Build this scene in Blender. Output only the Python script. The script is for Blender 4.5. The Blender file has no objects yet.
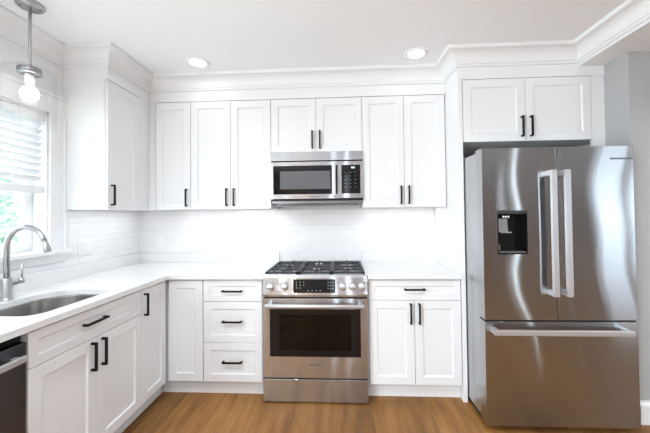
import bpy, bmesh, math, random
from mathutils import Vector, Matrix, noise

random.seed(7)
S = bpy.context.scene
C = S.collection

# ------------------------------------------------------------------ camera
def make_camera():
    yaw, pitch, roll = -0.0501, 0.0184, -0.0109
    f = Vector((math.sin(yaw)*math.cos(pitch), math.cos(yaw)*math.cos(pitch), math.sin(pitch)))
    r = Vector((math.cos(yaw), -math.sin(yaw), 0))
    u = r.cross(f)
    r2 = r*math.cos(roll) + u*math.sin(roll)
    u2 = -r*math.sin(roll) + u*math.cos(roll)
    cam = bpy.data.cameras.new('camera')
    cam.sensor_width = 36
    cam.lens = 308.663/650*36
    cam.shift_y = -7.6135/650
    cam.clip_start = 0.02
    o = bpy.data.objects.new('camera', cam)
    m = Matrix((r2, u2, -f)).transposed().to_4x4()
    m.translation = Vector((0.1936, -2.9072, 1.3564))
    o.matrix_world = m
    C.objects.link(o)
    S.camera = o
make_camera()

# ------------------------------------------------------------------ world, lights, exposure
W = bpy.data.worlds.new('daylight')
S.world = W
W.use_nodes = True
_bg = W.node_tree.nodes['Background']
_bg.inputs[0].default_value = (0.86, 0.94, 1.0, 1)
_bg.inputs[1].default_value = 2.0

S.view_settings.view_transform = 'Standard'
S.view_settings.look = 'None'
S.view_settings.gamma = 1
S.view_settings.use_curve_mapping = False
S.view_settings.exposure = 1.46

def area(name, loc, rot, sx, sy, power, col=(1, 1, 1), shape='RECTANGLE', spread=180):
    l = bpy.data.lights.new(name, 'AREA')
    l.shape = shape
    l.size = sx
    l.size_y = sy
    l.energy = power
    l.color = col
    l.spread = math.radians(spread)
    o = bpy.data.objects.new(name, l)
    o.location = loc
    o.rotation_euler = rot
    C.objects.link(o)
    return o
PI = math.pi
H = 2.54                      # ceiling height
COOL = (0.81, 0.91, 1.0)
# added daylight fill behind the photographer; daylight through the window over the sink
area('daylight_fill', (-1.74, -4.1, 1.45), (PI/2+0.30, 0, -PI/2), 2.0, 1.7, 50, (0.86, 0.935, 1.0))
area('daylight_sink', (-2.05, -1.30, 1.58), (PI/2, 0, -PI/2), 0.7, 0.9, 0.8, (0.9, 0.96, 1.0))
# recessed lamps in the ceiling: first two in view, the rest added unseen as fill
for (lx, ly, pw) in ((-0.889, -0.602, 0.2), (0.765, -0.617, 0.04), (-0.889, -2.2, 6.5), (0.765, -2.2, 3.6),
                     (-0.889, -3.9, 5), (0.765, -3.9, 3), (3.35, -1.9, 10), (2.9, -4.2, 2), (2.9, -5.6, 2), (-0.9, -5.6, 6), (0.8, -5.6, 6)):
    area('recessed_or_fill_lamp', (lx, ly, (H if lx < 1.9 else 2.40)-0.012), (0, 0, 0), 0.115, 0.115, pw, COOL, 'DISK', 160)
# strip lamps under the wall cabinets
area('strip_lamp', (-0.80, -0.15, 1.405), (0, 0, 0), 1.0, 0.03, 0.42, (0.975, 0.985, 1.0))
area('strip_lamp', (0.715, -0.15, 1.405), (0, 0, 0), 0.62, 0.03, 0.25, (0.975, 0.985, 1.0))
area('strip_lamp', (-1.60, -0.45, 1.405), (0, 0, PI/2), 0.6, 0.03, 0.28, (0.975, 0.985, 1.0))

# ------------------------------------------------------------------ materials
def mat(name, col, rough=0.5, metal=0.0, spec=0.5, coat=0.0):
    m = bpy.data.materials.new(name)
    m.use_nodes = True
    b = m.node_tree.nodes['Principled BSDF']
    b.inputs['Base Color'].default_value = (*col, 1)
    b.inputs['Roughness'].default_value = rough
    b.inputs['Metallic'].default_value = metal
    b.inputs['Specular IOR Level'].default_value = spec
    b.inputs['Coat Weight'].default_value = coat
    return m
def nd(m, t, **kw):
    n = m.node_tree.nodes.new(t)
    for k, v in kw.items():
        setattr(n, k, v)
    return n
def ln(m, a, b):
    m.node_tree.links.new(a, b)
def bsdf(m):
    return m.node_tree.nodes['Principled BSDF']
def coords(m, kind='Object', scale=(1, 1, 1), rot=(0, 0, 0)):
    t = nd(m, 'ShaderNodeTexCoord')
    mp = nd(m, 'ShaderNodeMapping')
    mp.inputs['Scale'].default_value = scale
    mp.inputs['Rotation'].default_value = rot
    ln(m, t.outputs[kind], mp.inputs[0])
    return mp.outputs[0]
def add_bump(m, height, strength, dist, prev=None):
    b = nd(m, 'ShaderNodeBump')
    b.inputs['Strength'].default_value = strength
    b.inputs['Distance'].default_value = dist
    ln(m, height, b.inputs['Height'])
    if prev:
        ln(m, prev, b.inputs['Normal'])
    ln(m, b.outputs[0], bsdf(m).inputs['Normal'])
    return b.outputs[0]
def noise_out(m, vec, scale, detail=2.0, rough=0.5):
    n = nd(m, 'ShaderNodeTexNoise')
    n.inputs['Scale'].default_value = scale
    n.inputs['Detail'].default_value = detail
    n.inputs['Roughness'].default_value = rough
    ln(m, vec, n.inputs['Vector'])
    return n.outputs[0]
def ramp(m, fac, stops):
    r = nd(m, 'ShaderNodeValToRGB')
    e = r.color_ramp.elements
    while len(e) < len(stops):
        e.new(0.5)
    for k, (p, c) in enumerate(stops):
        e[k].position = p
        e[k].color = (*c, 1)
    ln(m, fac, r.inputs[0])
    return r.outputs[0]

M = {}
def paint(name, col, rough):
    m = mat(name, col, rough)
    add_bump(m, noise_out(m, coords(m), 60, 2), 0.04, 0.002)
    return m
M['cabinet'] = paint('cabinet_paint', (0.82, 0.825, 0.83), 0.38)
M['wall'] = paint('wall_paint', (0.80, 0.805, 0.81), 0.6)
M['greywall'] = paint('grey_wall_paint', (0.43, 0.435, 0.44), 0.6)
M['ceiling'] = paint('ceiling_paint', (0.92, 0.935, 0.95), 0.7)
M['trim'] = paint('trim_paint', (0.83, 0.835, 0.84), 0.4)
M['taupe'] = paint('taupe_wall_paint', (0.25, 0.225, 0.205), 0.6)
M['tan'] = paint('tan_wall_paint', (0.52, 0.38, 0.27), 0.6)
M['mauve'] = paint('mauve_grey_paint', (0.33, 0.30, 0.32), 0.6)
M['black'] = mat('black_metal', (0.006, 0.006, 0.0065), 0.5, 0, 0.2)
M['blackglass'] = mat('black_glass', (0.006, 0.006, 0.007), 0.06, 0, 0.35)
M['blackplastic'] = mat('black_plastic', (0.008, 0.008, 0.009), 0.4, 0, 0.25)
M['recess'] = mat('black_recess', (0.004, 0.004, 0.004), 0.25, 0, 0.25)
M['gap'] = mat('dark_gap', (0.01, 0.01, 0.01), 0.7)  # near-black for shade strips in gaps, also for plinths and door seal
M['iron'] = mat('cast_iron', (0.03, 0.03, 0.033), 0.5)
M['plastic'] = mat('white_plastic', (0.84, 0.84, 0.84), 0.35)
M['slot'] = mat('grey_slot', (0.35, 0.35, 0.35), 0.5)
M['mark'] = mat('pale_marking', (0.26, 0.28, 0.29), 0.5)
M['ink'] = mat('dark_ink', (0.03, 0.03, 0.03), 0.4)
M['chrome'] = mat('polished_steel', (0.72, 0.72, 0.72), 0.14, 1)
M['nickel'] = mat('satin_nickel', (0.44, 0.44, 0.44), 0.30, 1)
M['darknickel'] = mat('dark_nickel', (0.30, 0.30, 0.305), 0.35, 1)
M['greymetal'] = mat('grey_enamel', (0.30, 0.305, 0.31), 0.32, 0.6)
M['cavity'] = mat('oven_cavity', (0.018, 0.017, 0.017), 0.35)

def steel(name, col, rough, an, brush=0.0, wave=0.0, wscale=2.2):
    """horizontally brushed sheet: fine grain tilts the normal up and down, slow waves of the sheet tilt it sideways"""
    m = mat(name, col, rough, 1.0)
    b = bsdf(m)
    b.inputs['Anisotropic'].default_value = an
    t = nd(m, 'ShaderNodeCombineXYZ')
    t.inputs[2].default_value = 1.0
    ln(m, t.outputs[0], b.inputs['Tangent'])
    if brush:
        g = nd(m, 'ShaderNodeNewGeometry')
        tc = nd(m, 'ShaderNodeTexCoord')
        sc = nd(m, 'ShaderNodeVectorMath', operation='SCALE')
        sc.inputs['Scale'].default_value = 9000.0
        ln(m, tc.outputs['Object'], sc.inputs[0])
        fl = nd(m, 'ShaderNodeVectorMath', operation='FLOOR')
        ln(m, sc.outputs[0], fl.inputs[0])
        wn = nd(m, 'ShaderNodeTexWhiteNoise', noise_dimensions='3D')
        ln(m, fl.outputs[0], wn.inputs['Vector'])
        tz = nd(m, 'ShaderNodeMath', operation='MULTIPLY_ADD')
        tz.inputs[1].default_value = brush
        tz.inputs[2].default_value = -brush/2
        ln(m, wn.outputs['Value'], tz.inputs[0])
        wv = noise_out(m, coords(m, scale=(0.6, 0.6, 1.0)), wscale, 0)
        tx = nd(m, 'ShaderNodeMath', operation='MULTIPLY_ADD')
        tx.inputs[1].default_value = wave
        tx.inputs[2].default_value = -wave/2
        ln(m, wv, tx.inputs[0])
        cv = nd(m, 'ShaderNodeCombineXYZ')
        ln(m, tx.outputs[0], cv.inputs[0])
        ln(m, tz.outputs[0], cv.inputs[2])
        ad = nd(m, 'ShaderNodeVectorMath', operation='ADD')
        ln(m, g.outputs['Normal'], ad.inputs[0])
        ln(m, cv.outputs[0], ad.inputs[1])
        nm = nd(m, 'ShaderNodeVectorMath', operation='NORMALIZE')
        ln(m, ad.outputs[0], nm.inputs[0])
        ln(m, nm.outputs[0], b.inputs['Normal'])
    return m
M['steel'] = steel('brushed_steel', (0.56, 0.58, 0.61), 0.11, 1.0, 0.45, 0.03)
M['fridgesteel'] = steel('fridge_steel', (0.40, 0.41, 0.425), 0.09, 1.0, 0.38, 0.045)
M['satin'] = mat('satin_steel', (0.62, 0.62, 0.63), 0.40, 0.75)
M['darksteel'] = steel('dark_steel', (0.13, 0.137, 0.15), 0.30, 0.8)
M['sinksteel'] = steel('sink_steel', (0.43, 0.41, 0.395), 0.26, 0.3)
M['sidemetal'] = mat('refrigerator_side', (0.46, 0.465, 0.47), 0.24, 0.8)

def quartz():
    m = mat('white_quartz', (0.86, 0.86, 0.86), 0.18)
    c = ramp(m, noise_out(m, coords(m), 140, 3), [(0.35, (0.76, 0.76, 0.76)), (0.55, (0.82, 0.82, 0.82))])
    ln(m, c, bsdf(m).inputs['Base Color'])
    return m
M['quartz'] = quartz()

def tile(axis):
    m = mat('white_tile_' + axis, (0.86, 0.86, 0.86), 0.24)
    t = nd(m, 'ShaderNodeTexCoord')
    sp = nd(m, 'ShaderNodeSeparateXYZ')
    cb = nd(m, 'ShaderNodeCombineXYZ')
    ln(m, t.outputs['Object'], sp.inputs[0])
    ln(m, sp.outputs[0 if axis == 'x' else 1], cb.inputs[0])
    ln(m, sp.outputs[2], cb.inputs[1])
    b = nd(m, 'ShaderNodeTexBrick')
    b.inputs['Scale'].default_value = 1
    b.inputs['Brick Width'].default_value = 0.20
    b.inputs['Row Height'].default_value = 0.0505
    b.inputs['Mortar Size'].default_value = 0.0016
    b.inputs['Mortar Smooth'].default_value = 0.4
    b.inputs['Color1'].default_value = (0.86, 0.86, 0.86, 1)
    b.inputs['Color2'].default_value = (0.825, 0.825, 0.83, 1)
    b.inputs['Mortar'].default_value = (0.77, 0.77, 0.77, 1)
    ln(m, cb.outputs[0], b.inputs['Vector'])
    ln(m, b.outputs['Color'], bsdf(m).inputs['Base Color'])
    inv = nd(m, 'ShaderNodeMath', operation='SUBTRACT')
    inv.inputs[0].default_value = 1
    ln(m, b.outputs['Fac'], inv.inputs[1])
    p = add_bump(m, inv.outputs[0], 0.55, 0.0025)
    add_bump(m, noise_out(m, coords(m, scale=(1, 1, 1.8)), 16, 2), 0.45, 0.006, p)
    return m
M['tile_x'] = tile('x')
M['tile_y'] = tile('y')

def oak():
    m = mat('oak_planks', (0.45, 0.26, 0.12), 0.48, spec=0.3)
    t = nd(m, 'ShaderNodeTexCoord')
    sp = nd(m, 'ShaderNodeSeparateXYZ')
    cb = nd(m, 'ShaderNodeCombineXYZ')
    ln(m, t.outputs['Object'], sp.inputs[0])
    ln(m, sp.outputs[1], cb.inputs[0])
    ln(m, sp.outputs[0], cb.inputs[1])
    b = nd(m, 'ShaderNodeTexBrick')
    b.offset = 0.37
    b.offset_frequency = 3
    b.inputs['Scale'].default_value = 1
    b.inputs['Brick Width'].default_value = 1.35
    b.inputs['Row Height'].default_value = 0.198
    b.inputs['Mortar Size'].default_value = 0.0011
    b.inputs['Color1'].default_value = (0, 0, 0, 1)
    b.inputs['Color2'].default_value = (1, 1, 1, 1)
    b.inputs['Mortar'].default_value = (0.5, 0.5, 0.5, 1)
    ln(m, cb.outputs[0], b.inputs['Vector'])
    # every plank gets its own stretch of grain
    off = nd(m, 'ShaderNodeVectorMath', operation='SCALE')
    ln(m, b.outputs['Color'], off.inputs[0])
    off.inputs['Scale'].default_value = 7.0
    ad = nd(m, 'ShaderNodeVectorMath', operation='ADD')
    mp = nd(m, 'ShaderNodeMapping')
    mp.inputs['Scale'].default_value = (0.9, 7, 1)
    ln(m, cb.outputs[0], mp.inputs[0])
    ln(m, mp.outputs[0], ad.inputs[0])
    ln(m, off.outputs[0], ad.inputs[1])
    n1 = noise_out(m, ad.outputs[0], 2.2, 6, 0.62)
    grain = ramp(m, n1, [(0.28, (0.165, 0.069, 0.018)), (0.50, (0.27, 0.126, 0.037)), (0.74, (0.37, 0.19, 0.063))])
    tone = ramp(m, b.outputs['Color'], [(0.0, (0.70, 0.67, 0.64)), (1.0, (1.22, 1.20, 1.16))])
    mx = nd(m, 'ShaderNodeMix', data_type='RGBA', blend_type='MULTIPLY')
    mx.inputs[0].default_value = 1
    ln(m, grain, mx.inputs[6])
    ln(m, tone, mx.inputs[7])
    seam = nd(m, 'ShaderNodeMix', data_type='RGBA')
    ln(m, b.outputs['Fac'], seam.inputs[0])
    ln(m, mx.outputs[2], seam.inputs[6])
    seam.inputs[7].default_value = (0.16, 0.08, 0.035, 1)
    ln(m, seam.outputs[2], bsdf(m).inputs['Base Color'])
    add_bump(m, n1, 0.08, 0.002)
    return m
M['oak'] = oak()

def emit(name, col, s):
    m = bpy.data.materials.new(name)
    m.use_nodes = True
    nt = m.node_tree
    nt.nodes.clear()
    e = nt.nodes.new('ShaderNodeEmission')
    e.inputs[0].default_value = (*col, 1)
    e.inputs[1].default_value = s
    o = nt.nodes.new('ShaderNodeOutputMaterial')
    nt.links.new(e.outputs[0], o.inputs[0])
    return m
M['lens'] = emit('lamp_lens', (1, 0.985, 0.96), 3.0)
M['bulb'] = emit('bulb_glow', (1, 0.98, 0.95), 5.0)
M['readout'] = emit('readout_glow', (0.75, 0.92, 0.95), 0.7)

def clear(name, tint, f0=0.03, rough=0.0):
    m = bpy.data.materials.new(name)
    m.use_nodes = True
    nt = m.node_tree
    nt.nodes.clear()
    tr = nt.nodes.new('ShaderNodeBsdfTransparent')
    tr.inputs[0].default_value = (*tint, 1)
    gl = nt.nodes.new('ShaderNodeBsdfGlossy')
    gl.inputs['Roughness'].default_value = rough
    lw = nt.nodes.new('ShaderNodeLayerWeight')
    lw.inputs[0].default_value = 0.5
    pw = nt.nodes.new('ShaderNodeMath')
    pw.operation = 'POWER'
    pw.inputs[1].default_value = 4.0
    fr = nt.nodes.new('ShaderNodeMath')
    fr.operation = 'MULTIPLY_ADD'
    fr.inputs[1].default_value = 0.30
    fr.inputs[2].default_value = f0
    nt.links.new(lw.outputs['Facing'], pw.inputs[0])
    nt.links.new(pw.outputs[0], fr.inputs[0])
    mx = nt.nodes.new('ShaderNodeMixShader')
    o = nt.nodes.new('ShaderNodeOutputMaterial')
    nt.links.new(fr.outputs[0], mx.inputs[0])
    nt.links.new(tr.outputs[0], mx.inputs[1])
    nt.links.new(gl.outputs[0], mx.inputs[2])
    nt.links.new(mx.outputs[0], o.inputs[0])
    return m
M['glass'] = clear('clear_glass', (0.985, 0.99, 0.99), 0.012)
M['tint'] = clear('tinted_glass', (0.80, 0.82, 0.84))
M['ovenglass'] = clear('oven_glass', (0.24, 0.24, 0.245), 0.03, 0.03)
M['mwglass'] = mat('microwave_glass', (0.13, 0.135, 0.145), 0.12)

def leafy():
    m = mat('green_leaves', (0.22, 0.42, 0.20), 0.5)
    c = ramp(m, noise_out(m, coords(m), 5, 2), [(0.35, (0.20, 0.35, 0.24)), (0.65, (0.50, 0.62, 0.53))])
    ln(m, c, bsdf(m).inputs['Base Color'])
    return m
M['leaf'] = leafy()
M['bark'] = mat('bark', (0.16, 0.11, 0.08), 0.9)
def slat_mat():
    m = mat('blind_slats', (0.78, 0.79, 0.81), 0.45)
    bsdf(m).inputs['Transmission Weight'].default_value = 0.0
    return m
M['slat'] = slat_mat()

# ------------------------------------------------------------------ mesh helpers
X, Y, Z = Vector((1, 0, 0)), Vector((0, 1, 0)), Vector((0, 0, 1))
class MB:
    def __init__(s):
        s.bm = bmesh.new()
        s.mi = 0
    def face(s, pts):
        vs = [s.bm.verts.new(p) for p in pts]
        f = s.bm.faces.new(vs)
        f.material_index = s.mi
        return f
    def box(s, x0, x1, y0, y1, z0, z1, bev=0.0, seg=2):
        b = bmesh.new()
        bmesh.ops.create_cube(b, size=1)
        for v in b.verts:
            v.co = Vector(((x0+x1)/2+v.co.x*(x1-x0), (y0+y1)/2+v.co.y*(y1-y0), (z0+z1)/2+v.co.z*(z1-z0)))
        if bev:
            bmesh.ops.bevel(b, geom=b.edges[:], offset=bev, segments=seg, affect='EDGES', profile=0.5)
        s.take(b)
        return s
    def obox(s, o, ux, uy, uz, a, b_, c, bev=0.0):
        """box in a local frame: a, b_, c are ranges along ux, uy, uz"""
        b = bmesh.new()
        bmesh.ops.create_cube(b, size=1)
        for v in b.verts:
            v.co = (o + ux*((a[0]+a[1])/2+v.co.x*(a[1]-a[0])) + uy*((b_[0]+b_[1])/2+v.co.y*(b_[1]-b_[0]))
                    + uz*((c[0]+c[1])/2+v.co.z*(c[1]-c[0])))
        bmesh.ops.recalc_face_normals(b, faces=b.faces[:])
        if bev:
            bmesh.ops.bevel(b, geom=b.edges[:], offset=bev, segments=2, affect='EDGES', profile=0.5)
        s.take(b)
        return s
    def take(s, b):
        me = bpy.data.meshes.new('tmp')
        for f in b.faces:
            f.material_index = s.mi
        b.to_mesh(me)
        b.free()
        s.bm.from_mesh(me)
        bpy.data.meshes.remove(me)
    def lathe(s, prof, c, ax=Z, seg=32, smooth=True):
        """profile of (radius, height) swept round ax through c"""
        ax = ax.normalized()
        p = ax.orthogonal().normalized()
        q = ax.cross(p)
        b = bmesh.new()
        rings = []
        for (r, h) in prof:
            if r < 1e-6:
                rings.append([b.verts.new(c+ax*h)])
            else:
                rings.append([b.verts.new(c+ax*h+(p*math.cos(2*PI*k/seg)+q*math.sin(2*PI*k/seg))*r) for k in range(seg)])
        for A, B in zip(rings, rings[1:]):
            for k in range(seg):
                k2 = (k+1) % seg
                if len(A) == 1 and len(B) == 1:
                    continue
                if len(A) == 1:
                    f = b.faces.new((A[0], B[k], B[k2]))
                elif len(B) == 1:
                    f = b.faces.new((A[k], B[0], A[k2]))
                else:
                    f = b.faces.new((A[k], B[k], B[k2], A[k2]))
                f.smooth = smooth
        bmesh.ops.recalc_face_normals(b, faces=b.faces[:])
        s.take(b)
        return s
    def cyl(s, p0, p1, r, seg=20, r1=None):
        p0, p1 = Vector(p0), Vector(p1)
        ax = p1-p0
        L = ax.length
        r1 = r if r1 is None else r1
        b = min(0.12*min(r, r1), 0.2*L)
        s.lathe([(0, 0), (r-b, 0), (r, b), (r1, L-b), (r1-b, L), (0, L)], p0, ax, seg)
        return s
    def tube(s, pts, r, seg=14, caps=True):
        pts = [Vector(p) for p in pts]
        rr = r if isinstance(r, (list, tuple)) else [r]*len(pts)
        b = bmesh.new()
        rings = []
        t0 = (pts[1]-pts[0]).normalized()
        nrm = t0.orthogonal().normalized()
        for k, p in enumerate(pts):
            if k == 0:
                t = t0
            elif k == len(pts)-1:
                t = (pts[-1]-pts[-2]).normalized()
            else:
                t = ((pts[k+1]-p).normalized()+(p-pts[k-1]).normalized()).normalized()
            nrm = (nrm-t*nrm.dot(t)).normalized()
            bi = t.cross(nrm)
            rings.append([b.verts.new(p+(nrm*math.cos(2*PI*j/seg)+bi*math.sin(2*PI*j/seg))*rr[k]) for j in range(seg)])
        for A, B in zip(rings, rings[1:]):
            for j in range(seg):
                f = b.faces.new((A[j], B[j], B[(j+1) % seg], A[(j+1) % seg]))
                f.smooth = True
        if caps:
            b.faces.new(rings[0])
            b.faces.new(rings[-1])
        bmesh.ops.recalc_face_normals(b, faces=b.faces[:])
        s.take(b)
        return s
    def prism(s, poly, fn, a, b_, bev=0.0):
        """closed 2D polygon carried from a to b_: fn(p, t) gives the point"""
        b = bmesh.new()
        A = [b.verts.new(fn(p, a)) for p in poly]
        B = [b.verts.new(fn(p, b_)) for p in poly]
        n = len(poly)
        for k in range(n):
            b.faces.new((A[k], A[(k+1) % n], B[(k+1) % n], B[k]))
        b.faces.new(A)
        b.faces.new(B)
        bmesh.ops.recalc_face_normals(b, faces=b.faces[:])
        if bev:
            bmesh.ops.bevel(b, geom=b.edges[:], offset=bev, segments=2, affect='EDGES', profile=0.5)
        s.take(b)
        return s
    def panel_door(s, o, ux, n, w, h, t=0.02, rail=0.058, step=0.009, slope=0.006):
        """shaker front: o = lower corner on the carcass plane, ux = width direction, n = outward"""
        def loop(i, d):
            return [o+ux*i+Z*i+n*d, o+ux*(w-i)+Z*i+n*d, o+ux*(w-i)+Z*(h-i)+n*d, o+ux*i+Z*(h-i)+n*d]
        loops = [loop(0, 0), loop(0, t-0.002), loop(0.002, t), loop(rail, t), loop(rail+slope, t-step)]
        b = bmesh.new()
        L = [[b.verts.new(p) for p in lp] for lp in loops]
        for A, B in zip(L, L[1:]):
            for k in range(4):
                b.faces.new((A[k], A[(k+1) % 4], B[(k+1) % 4], B[k]))
        b.faces.new(L[-1])
        b.faces.new(L[0])
        bmesh.ops.recalc_face_normals(b, faces=b.faces[:])
        s.take(b)
        return s
    def holed(s, o, ux, n, w, h, t, hx0, hx1, hz0, hz1, bev=0.004):
        """slab with a rectangular hole"""
        xs, zs = [0, hx0, hx1, w], [0, hz0, hz1, h]
        b = bmesh.new()
        F = [[b.verts.new(o+ux*x+Z*z+n*t) for z in zs] for x in xs]
        K = [[b.verts.new(o+ux*x+Z*z) for z in zs] for x in xs]
        for i in range(3):
            for j in range(3):
                if i == 1 and j == 1:
                    continue
                b.faces.new((F[i][j], F[i+1][j], F[i+1][j+1], F[i][j+1]))
                b.faces.new((K[i][j], K[i][j+1], K[i+1][j+1], K[i+1][j]))
        ring = [(0, 0), (1, 0), (2, 0), (3, 0), (3, 1), (3, 2), (3, 3), (2, 3), (1, 3), (0, 3), (0, 2), (0, 1)]
        for (a, c), (d, e) in zip(ring, ring[1:]+ring[:1]):
            b.faces.new((F[a][c], K[a][c], K[d][e], F[d][e]))
        ring = [(1, 1), (2, 1), (2, 2), (1, 2)]
        for (a, c), (d, e) in zip(ring, ring[1:]+ring[:1]):
            b.faces.new((F[a][c], F[d][e], K[d][e], K[a][c]))
        bmesh.ops.recalc_face_normals(b, faces=b.faces[:])
        s.take(b)
        return s
    def pull(s, c, along, n, L, w=0.0115, stand=0.032):
        """square bar pull centred at c on the front's surface"""
        side = along.cross(n)
        s.obox(c, along, side, n, (-L/2, L/2), (-w/2, w/2), (stand-w, stand), 0.0012)
        for k in (-1, 1):
            s.obox(c+along*(k*(L/2-w/2)), along, side, n, (-w/2, w/2), (-w/2, w/2), (0, stand-w/2), 0.0008)
        return s
    def text(s, txt, o, ux, uz, size, depth=0.0006):
        cu = bpy.data.curves.new('txt', 'FONT')
        cu.body = txt
        cu.size = size
        cu.extrude = depth
        cu.align_x = 'LEFT'
        ob = bpy.data.objects.new('txt', cu)
        C.objects.link(ob)
        dg = bpy.context.evaluated_depsgraph_get()
        me = bpy.data.meshes.new_from_object(ob.evaluated_get(dg))
        n = ux.cross(uz)
        b = bmesh.new()
        b.from_mesh(me)
        for v in b.verts:
            v.co = o + ux*v.co.x + uz*v.co.y + n*v.co.z
        s.take(b)
        bpy.data.objects.remove(ob)
        bpy.data.curves.remove(cu)
        bpy.data.meshes.remove(me)
        return s
    def build(s, name, material, parent=None, label=None, kind=None):
        base = Vector((0, 0, 0))
        p = parent
        while p is not None:
            base += p.location
            p = p.parent
        me = bpy.data.meshes.new(name)
        for v in s.bm.verts:
            v.co -= base
        s.bm.to_mesh(me)
        s.bm.free()
        for m in (material if isinstance(material, (list, tuple)) else [material]):
            me.materials.append(m)
        o = bpy.data.objects.new(name, me)
        C.objects.link(o)
        if parent:
            o.parent = parent
        if label:
            o['label'] = label
        if kind:
            o['kind'] = kind
        return o
def tag(o, label, cat, group=None):
    o['label'] = label
    o['category'] = cat
    if group:
        o['group'] = group
    return o
def thing(name, loc, label, cat, group=None):
    o = bpy.data.objects.new(name, None)
    o.empty_display_size = 0.1
    o.location = loc
    C.objects.link(o)
    return tag(o, label, cat, group)
def struct(name, mb, m, parent=None):
    o = mb.build(name, m, parent)
    if parent is None:
        o['kind'] = 'structure'
    return o
def ring_mark(mb, c, ux, uz, r, t=0.0006):
    n = ux.cross(uz)
    seg = 18
    for k in range(seg):
        a, b = 2*PI*k/seg, 2*PI*(k+1)/seg
        for (r0, r1) in ((r*0.74, r),):
            mb.face([c+(ux*math.cos(a)+uz*math.sin(a))*r0+n*t, c+(ux*math.cos(a)+uz*math.sin(a))*r1+n*t,
                     c+(ux*math.cos(b)+uz*math.sin(b))*r1+n*t, c+(ux*math.cos(b)+uz*math.sin(b))*r0+n*t])
    mb.obox(c, ux, uz, n, (-r*0.42, r*0.42), (-r*0.12, r*0.12), (0, t))
    for k in (-1, 1):
        mb.obox(c+ux*(k*r*0.38), ux, uz, n, (-r*0.1, r*0.1), (-r*0.5, r*0.5), (0, t))

# ------------------------------------------------------------------ room shell
XL, XRW, YB, YF = -1.765, 3.9, 0.0, -6.6
struct('floor', MB().box(XL-0.2, XRW+0.2, YF-0.2, 0.2, -0.08, 0), M['oak'])
struct('ceiling', MB().box(XL-0.2, XRW+0.2, YF-0.2, 0.2, H, H+0.1), M['ceiling'])
struct('wall_back', MB().box(XL-0.2, 2.085, 0, 0.15, 0, H), M['wall'])
# left wall with the window opening over the sink
WY0, WY1, WZ0, WZ1 = -1.665, -0.935, 1.135, 2.06
w = MB()
w.box(XL-0.16, XL, YF, -5.2, 0, H)
w.box(XL-0.16, XL, -3.0, WY0, 0, H)
w.box(XL-0.16, XL, -5.2, -3.0, 0, 0.5)
w.box(XL-0.16, XL, -5.2, -3.0, 2.35, H)
w.box(XL-0.16, XL, WY1, 0.0, 0, H)
w.box(XL-0.16, XL, WY0, WY1, 0, WZ0-0.0275)
w.box(XL-0.16, XL, WY0, WY1, WZ1, H)
struct('wall_left', w, M['wall'])
# the wall beside the refrigerator steps forward and runs on to the right
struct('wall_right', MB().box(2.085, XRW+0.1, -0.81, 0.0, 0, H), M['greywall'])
# dropped beam / soffit over the passage on the right
struct('wall_soffit', MB().box(1.908, XRW, YF, -0.61, 2.40, H), M['trim'])
# far side of the room behind the photographer
w = MB()
STREAK_SLITS_Y = [(-5.96, -5.60), (-4.42, -4.30)]  # added slits, placed so the refrigerator steel reflects bright streaks
prev = YF
for (a_, b_) in STREAK_SLITS_Y:
    w.box(XRW, XRW+0.12, prev, a_, 0, H)
    w.box(XRW, XRW+0.12, a_, b_, 0, 0.03)
    w.box(XRW, XRW+0.12, a_, b_, 2.5, H)
    prev = b_
w.box(XRW, XRW+0.12, prev, -3.75, 0, H)
w.box(XRW, XRW+0.12, -2.55, -0.81, 0, H)
w.box(XRW, XRW+0.12, -3.75, -2.55, 0, 0.4)
w.box(XRW, XRW+0.12, -3.75, -2.55, 2.25, H)
struct('wall_side', w, M['taupe'])
STREAK_SLITS_X = [(-0.07, 0.05), (0.32, 0.44)]  # added slits that give the range steel its bright streaks
struct('wall_front', MB().box(XL-0.1, -0.60, YF-0.12, YF, 0, H), M['tan'])
w = MB()
prev = -0.60
for (a_, b_) in STREAK_SLITS_X:
    w.box(prev, a_, YF-0.12, YF, 0, H)
    w.box(a_, b_, YF-0.12, YF, 0, 0.03)
    w.box(a_, b_, YF-0.12, YF, 2.5, H)
    prev = b_
w.box(prev, XRW+0.1, YF-0.12, YF, 0, H)
struct('wall_front', w, M['mauve'])

# crown moulding swept along the wall, the cabinet fronts and the soffit
def sweep(name, path, prof, m):
    n = len(path)
    P = [Vector((x, y, 0)) for x, y in path]
    nr = []
    for a, b in zip(P, P[1:]):
        d = (b-a).normalized()
        nr.append(Vector((d.y, -d.x, 0)))
    def pt(k, out, z):
        if k == 0:
            v = nr[0]*out
        elif k == n-1:
            v = nr[-1]*out
        else:
            a, b = nr[k-1], nr[k]
            v = (a+b)*(out/(1+a.dot(b)))
        return P[k]+v+Z*z
    b = bmesh.new()
    R = [[b.verts.new(pt(k, o, z)) for o, z in prof] for k in range(n)]
    q = len(prof)
    for A, B in zip(R, R[1:]):
        for j in range(q):
            b.faces.new((A[j], A[(j+1) % q], B[(j+1) % q], B[j]))
    b.faces.new(R[0])
    b.faces.new(R[-1])
    bmesh.ops.recalc_face_normals(b, faces=b.faces[:])
    mb = MB()
    mb.take(b)
    return struct(name, mb, m)
YU, YP = -0.357, -0.625            # fronts of the wall cabinets and of the deep refrigerator surround
XU = -1.4375                       # front of the wall cabinet on the left wall
YUL = -0.823                       # its near end
crown_path = [(XL, YF), (XL, YUL), (XU, YUL), (XU, YU), (1.058, YU), (1.058, YP), (1.908, YP), (1.908, YF)]
cove = [(0.022+0.060*(1-math.cos(a)), 2.440+0.074*math.sin(a)) for a in [k*PI/2/6 for k in range(7)]]
crown_prof = [(-0.01, 2.418), (0.010, 2.418), (0.014, 2.424), (0.014, 2.434), (0.020, 2.436)] + cove + \
             [(0.090, 2.514), (0.096, 2.520), (0.096, H), (-0.01, H)]
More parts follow.
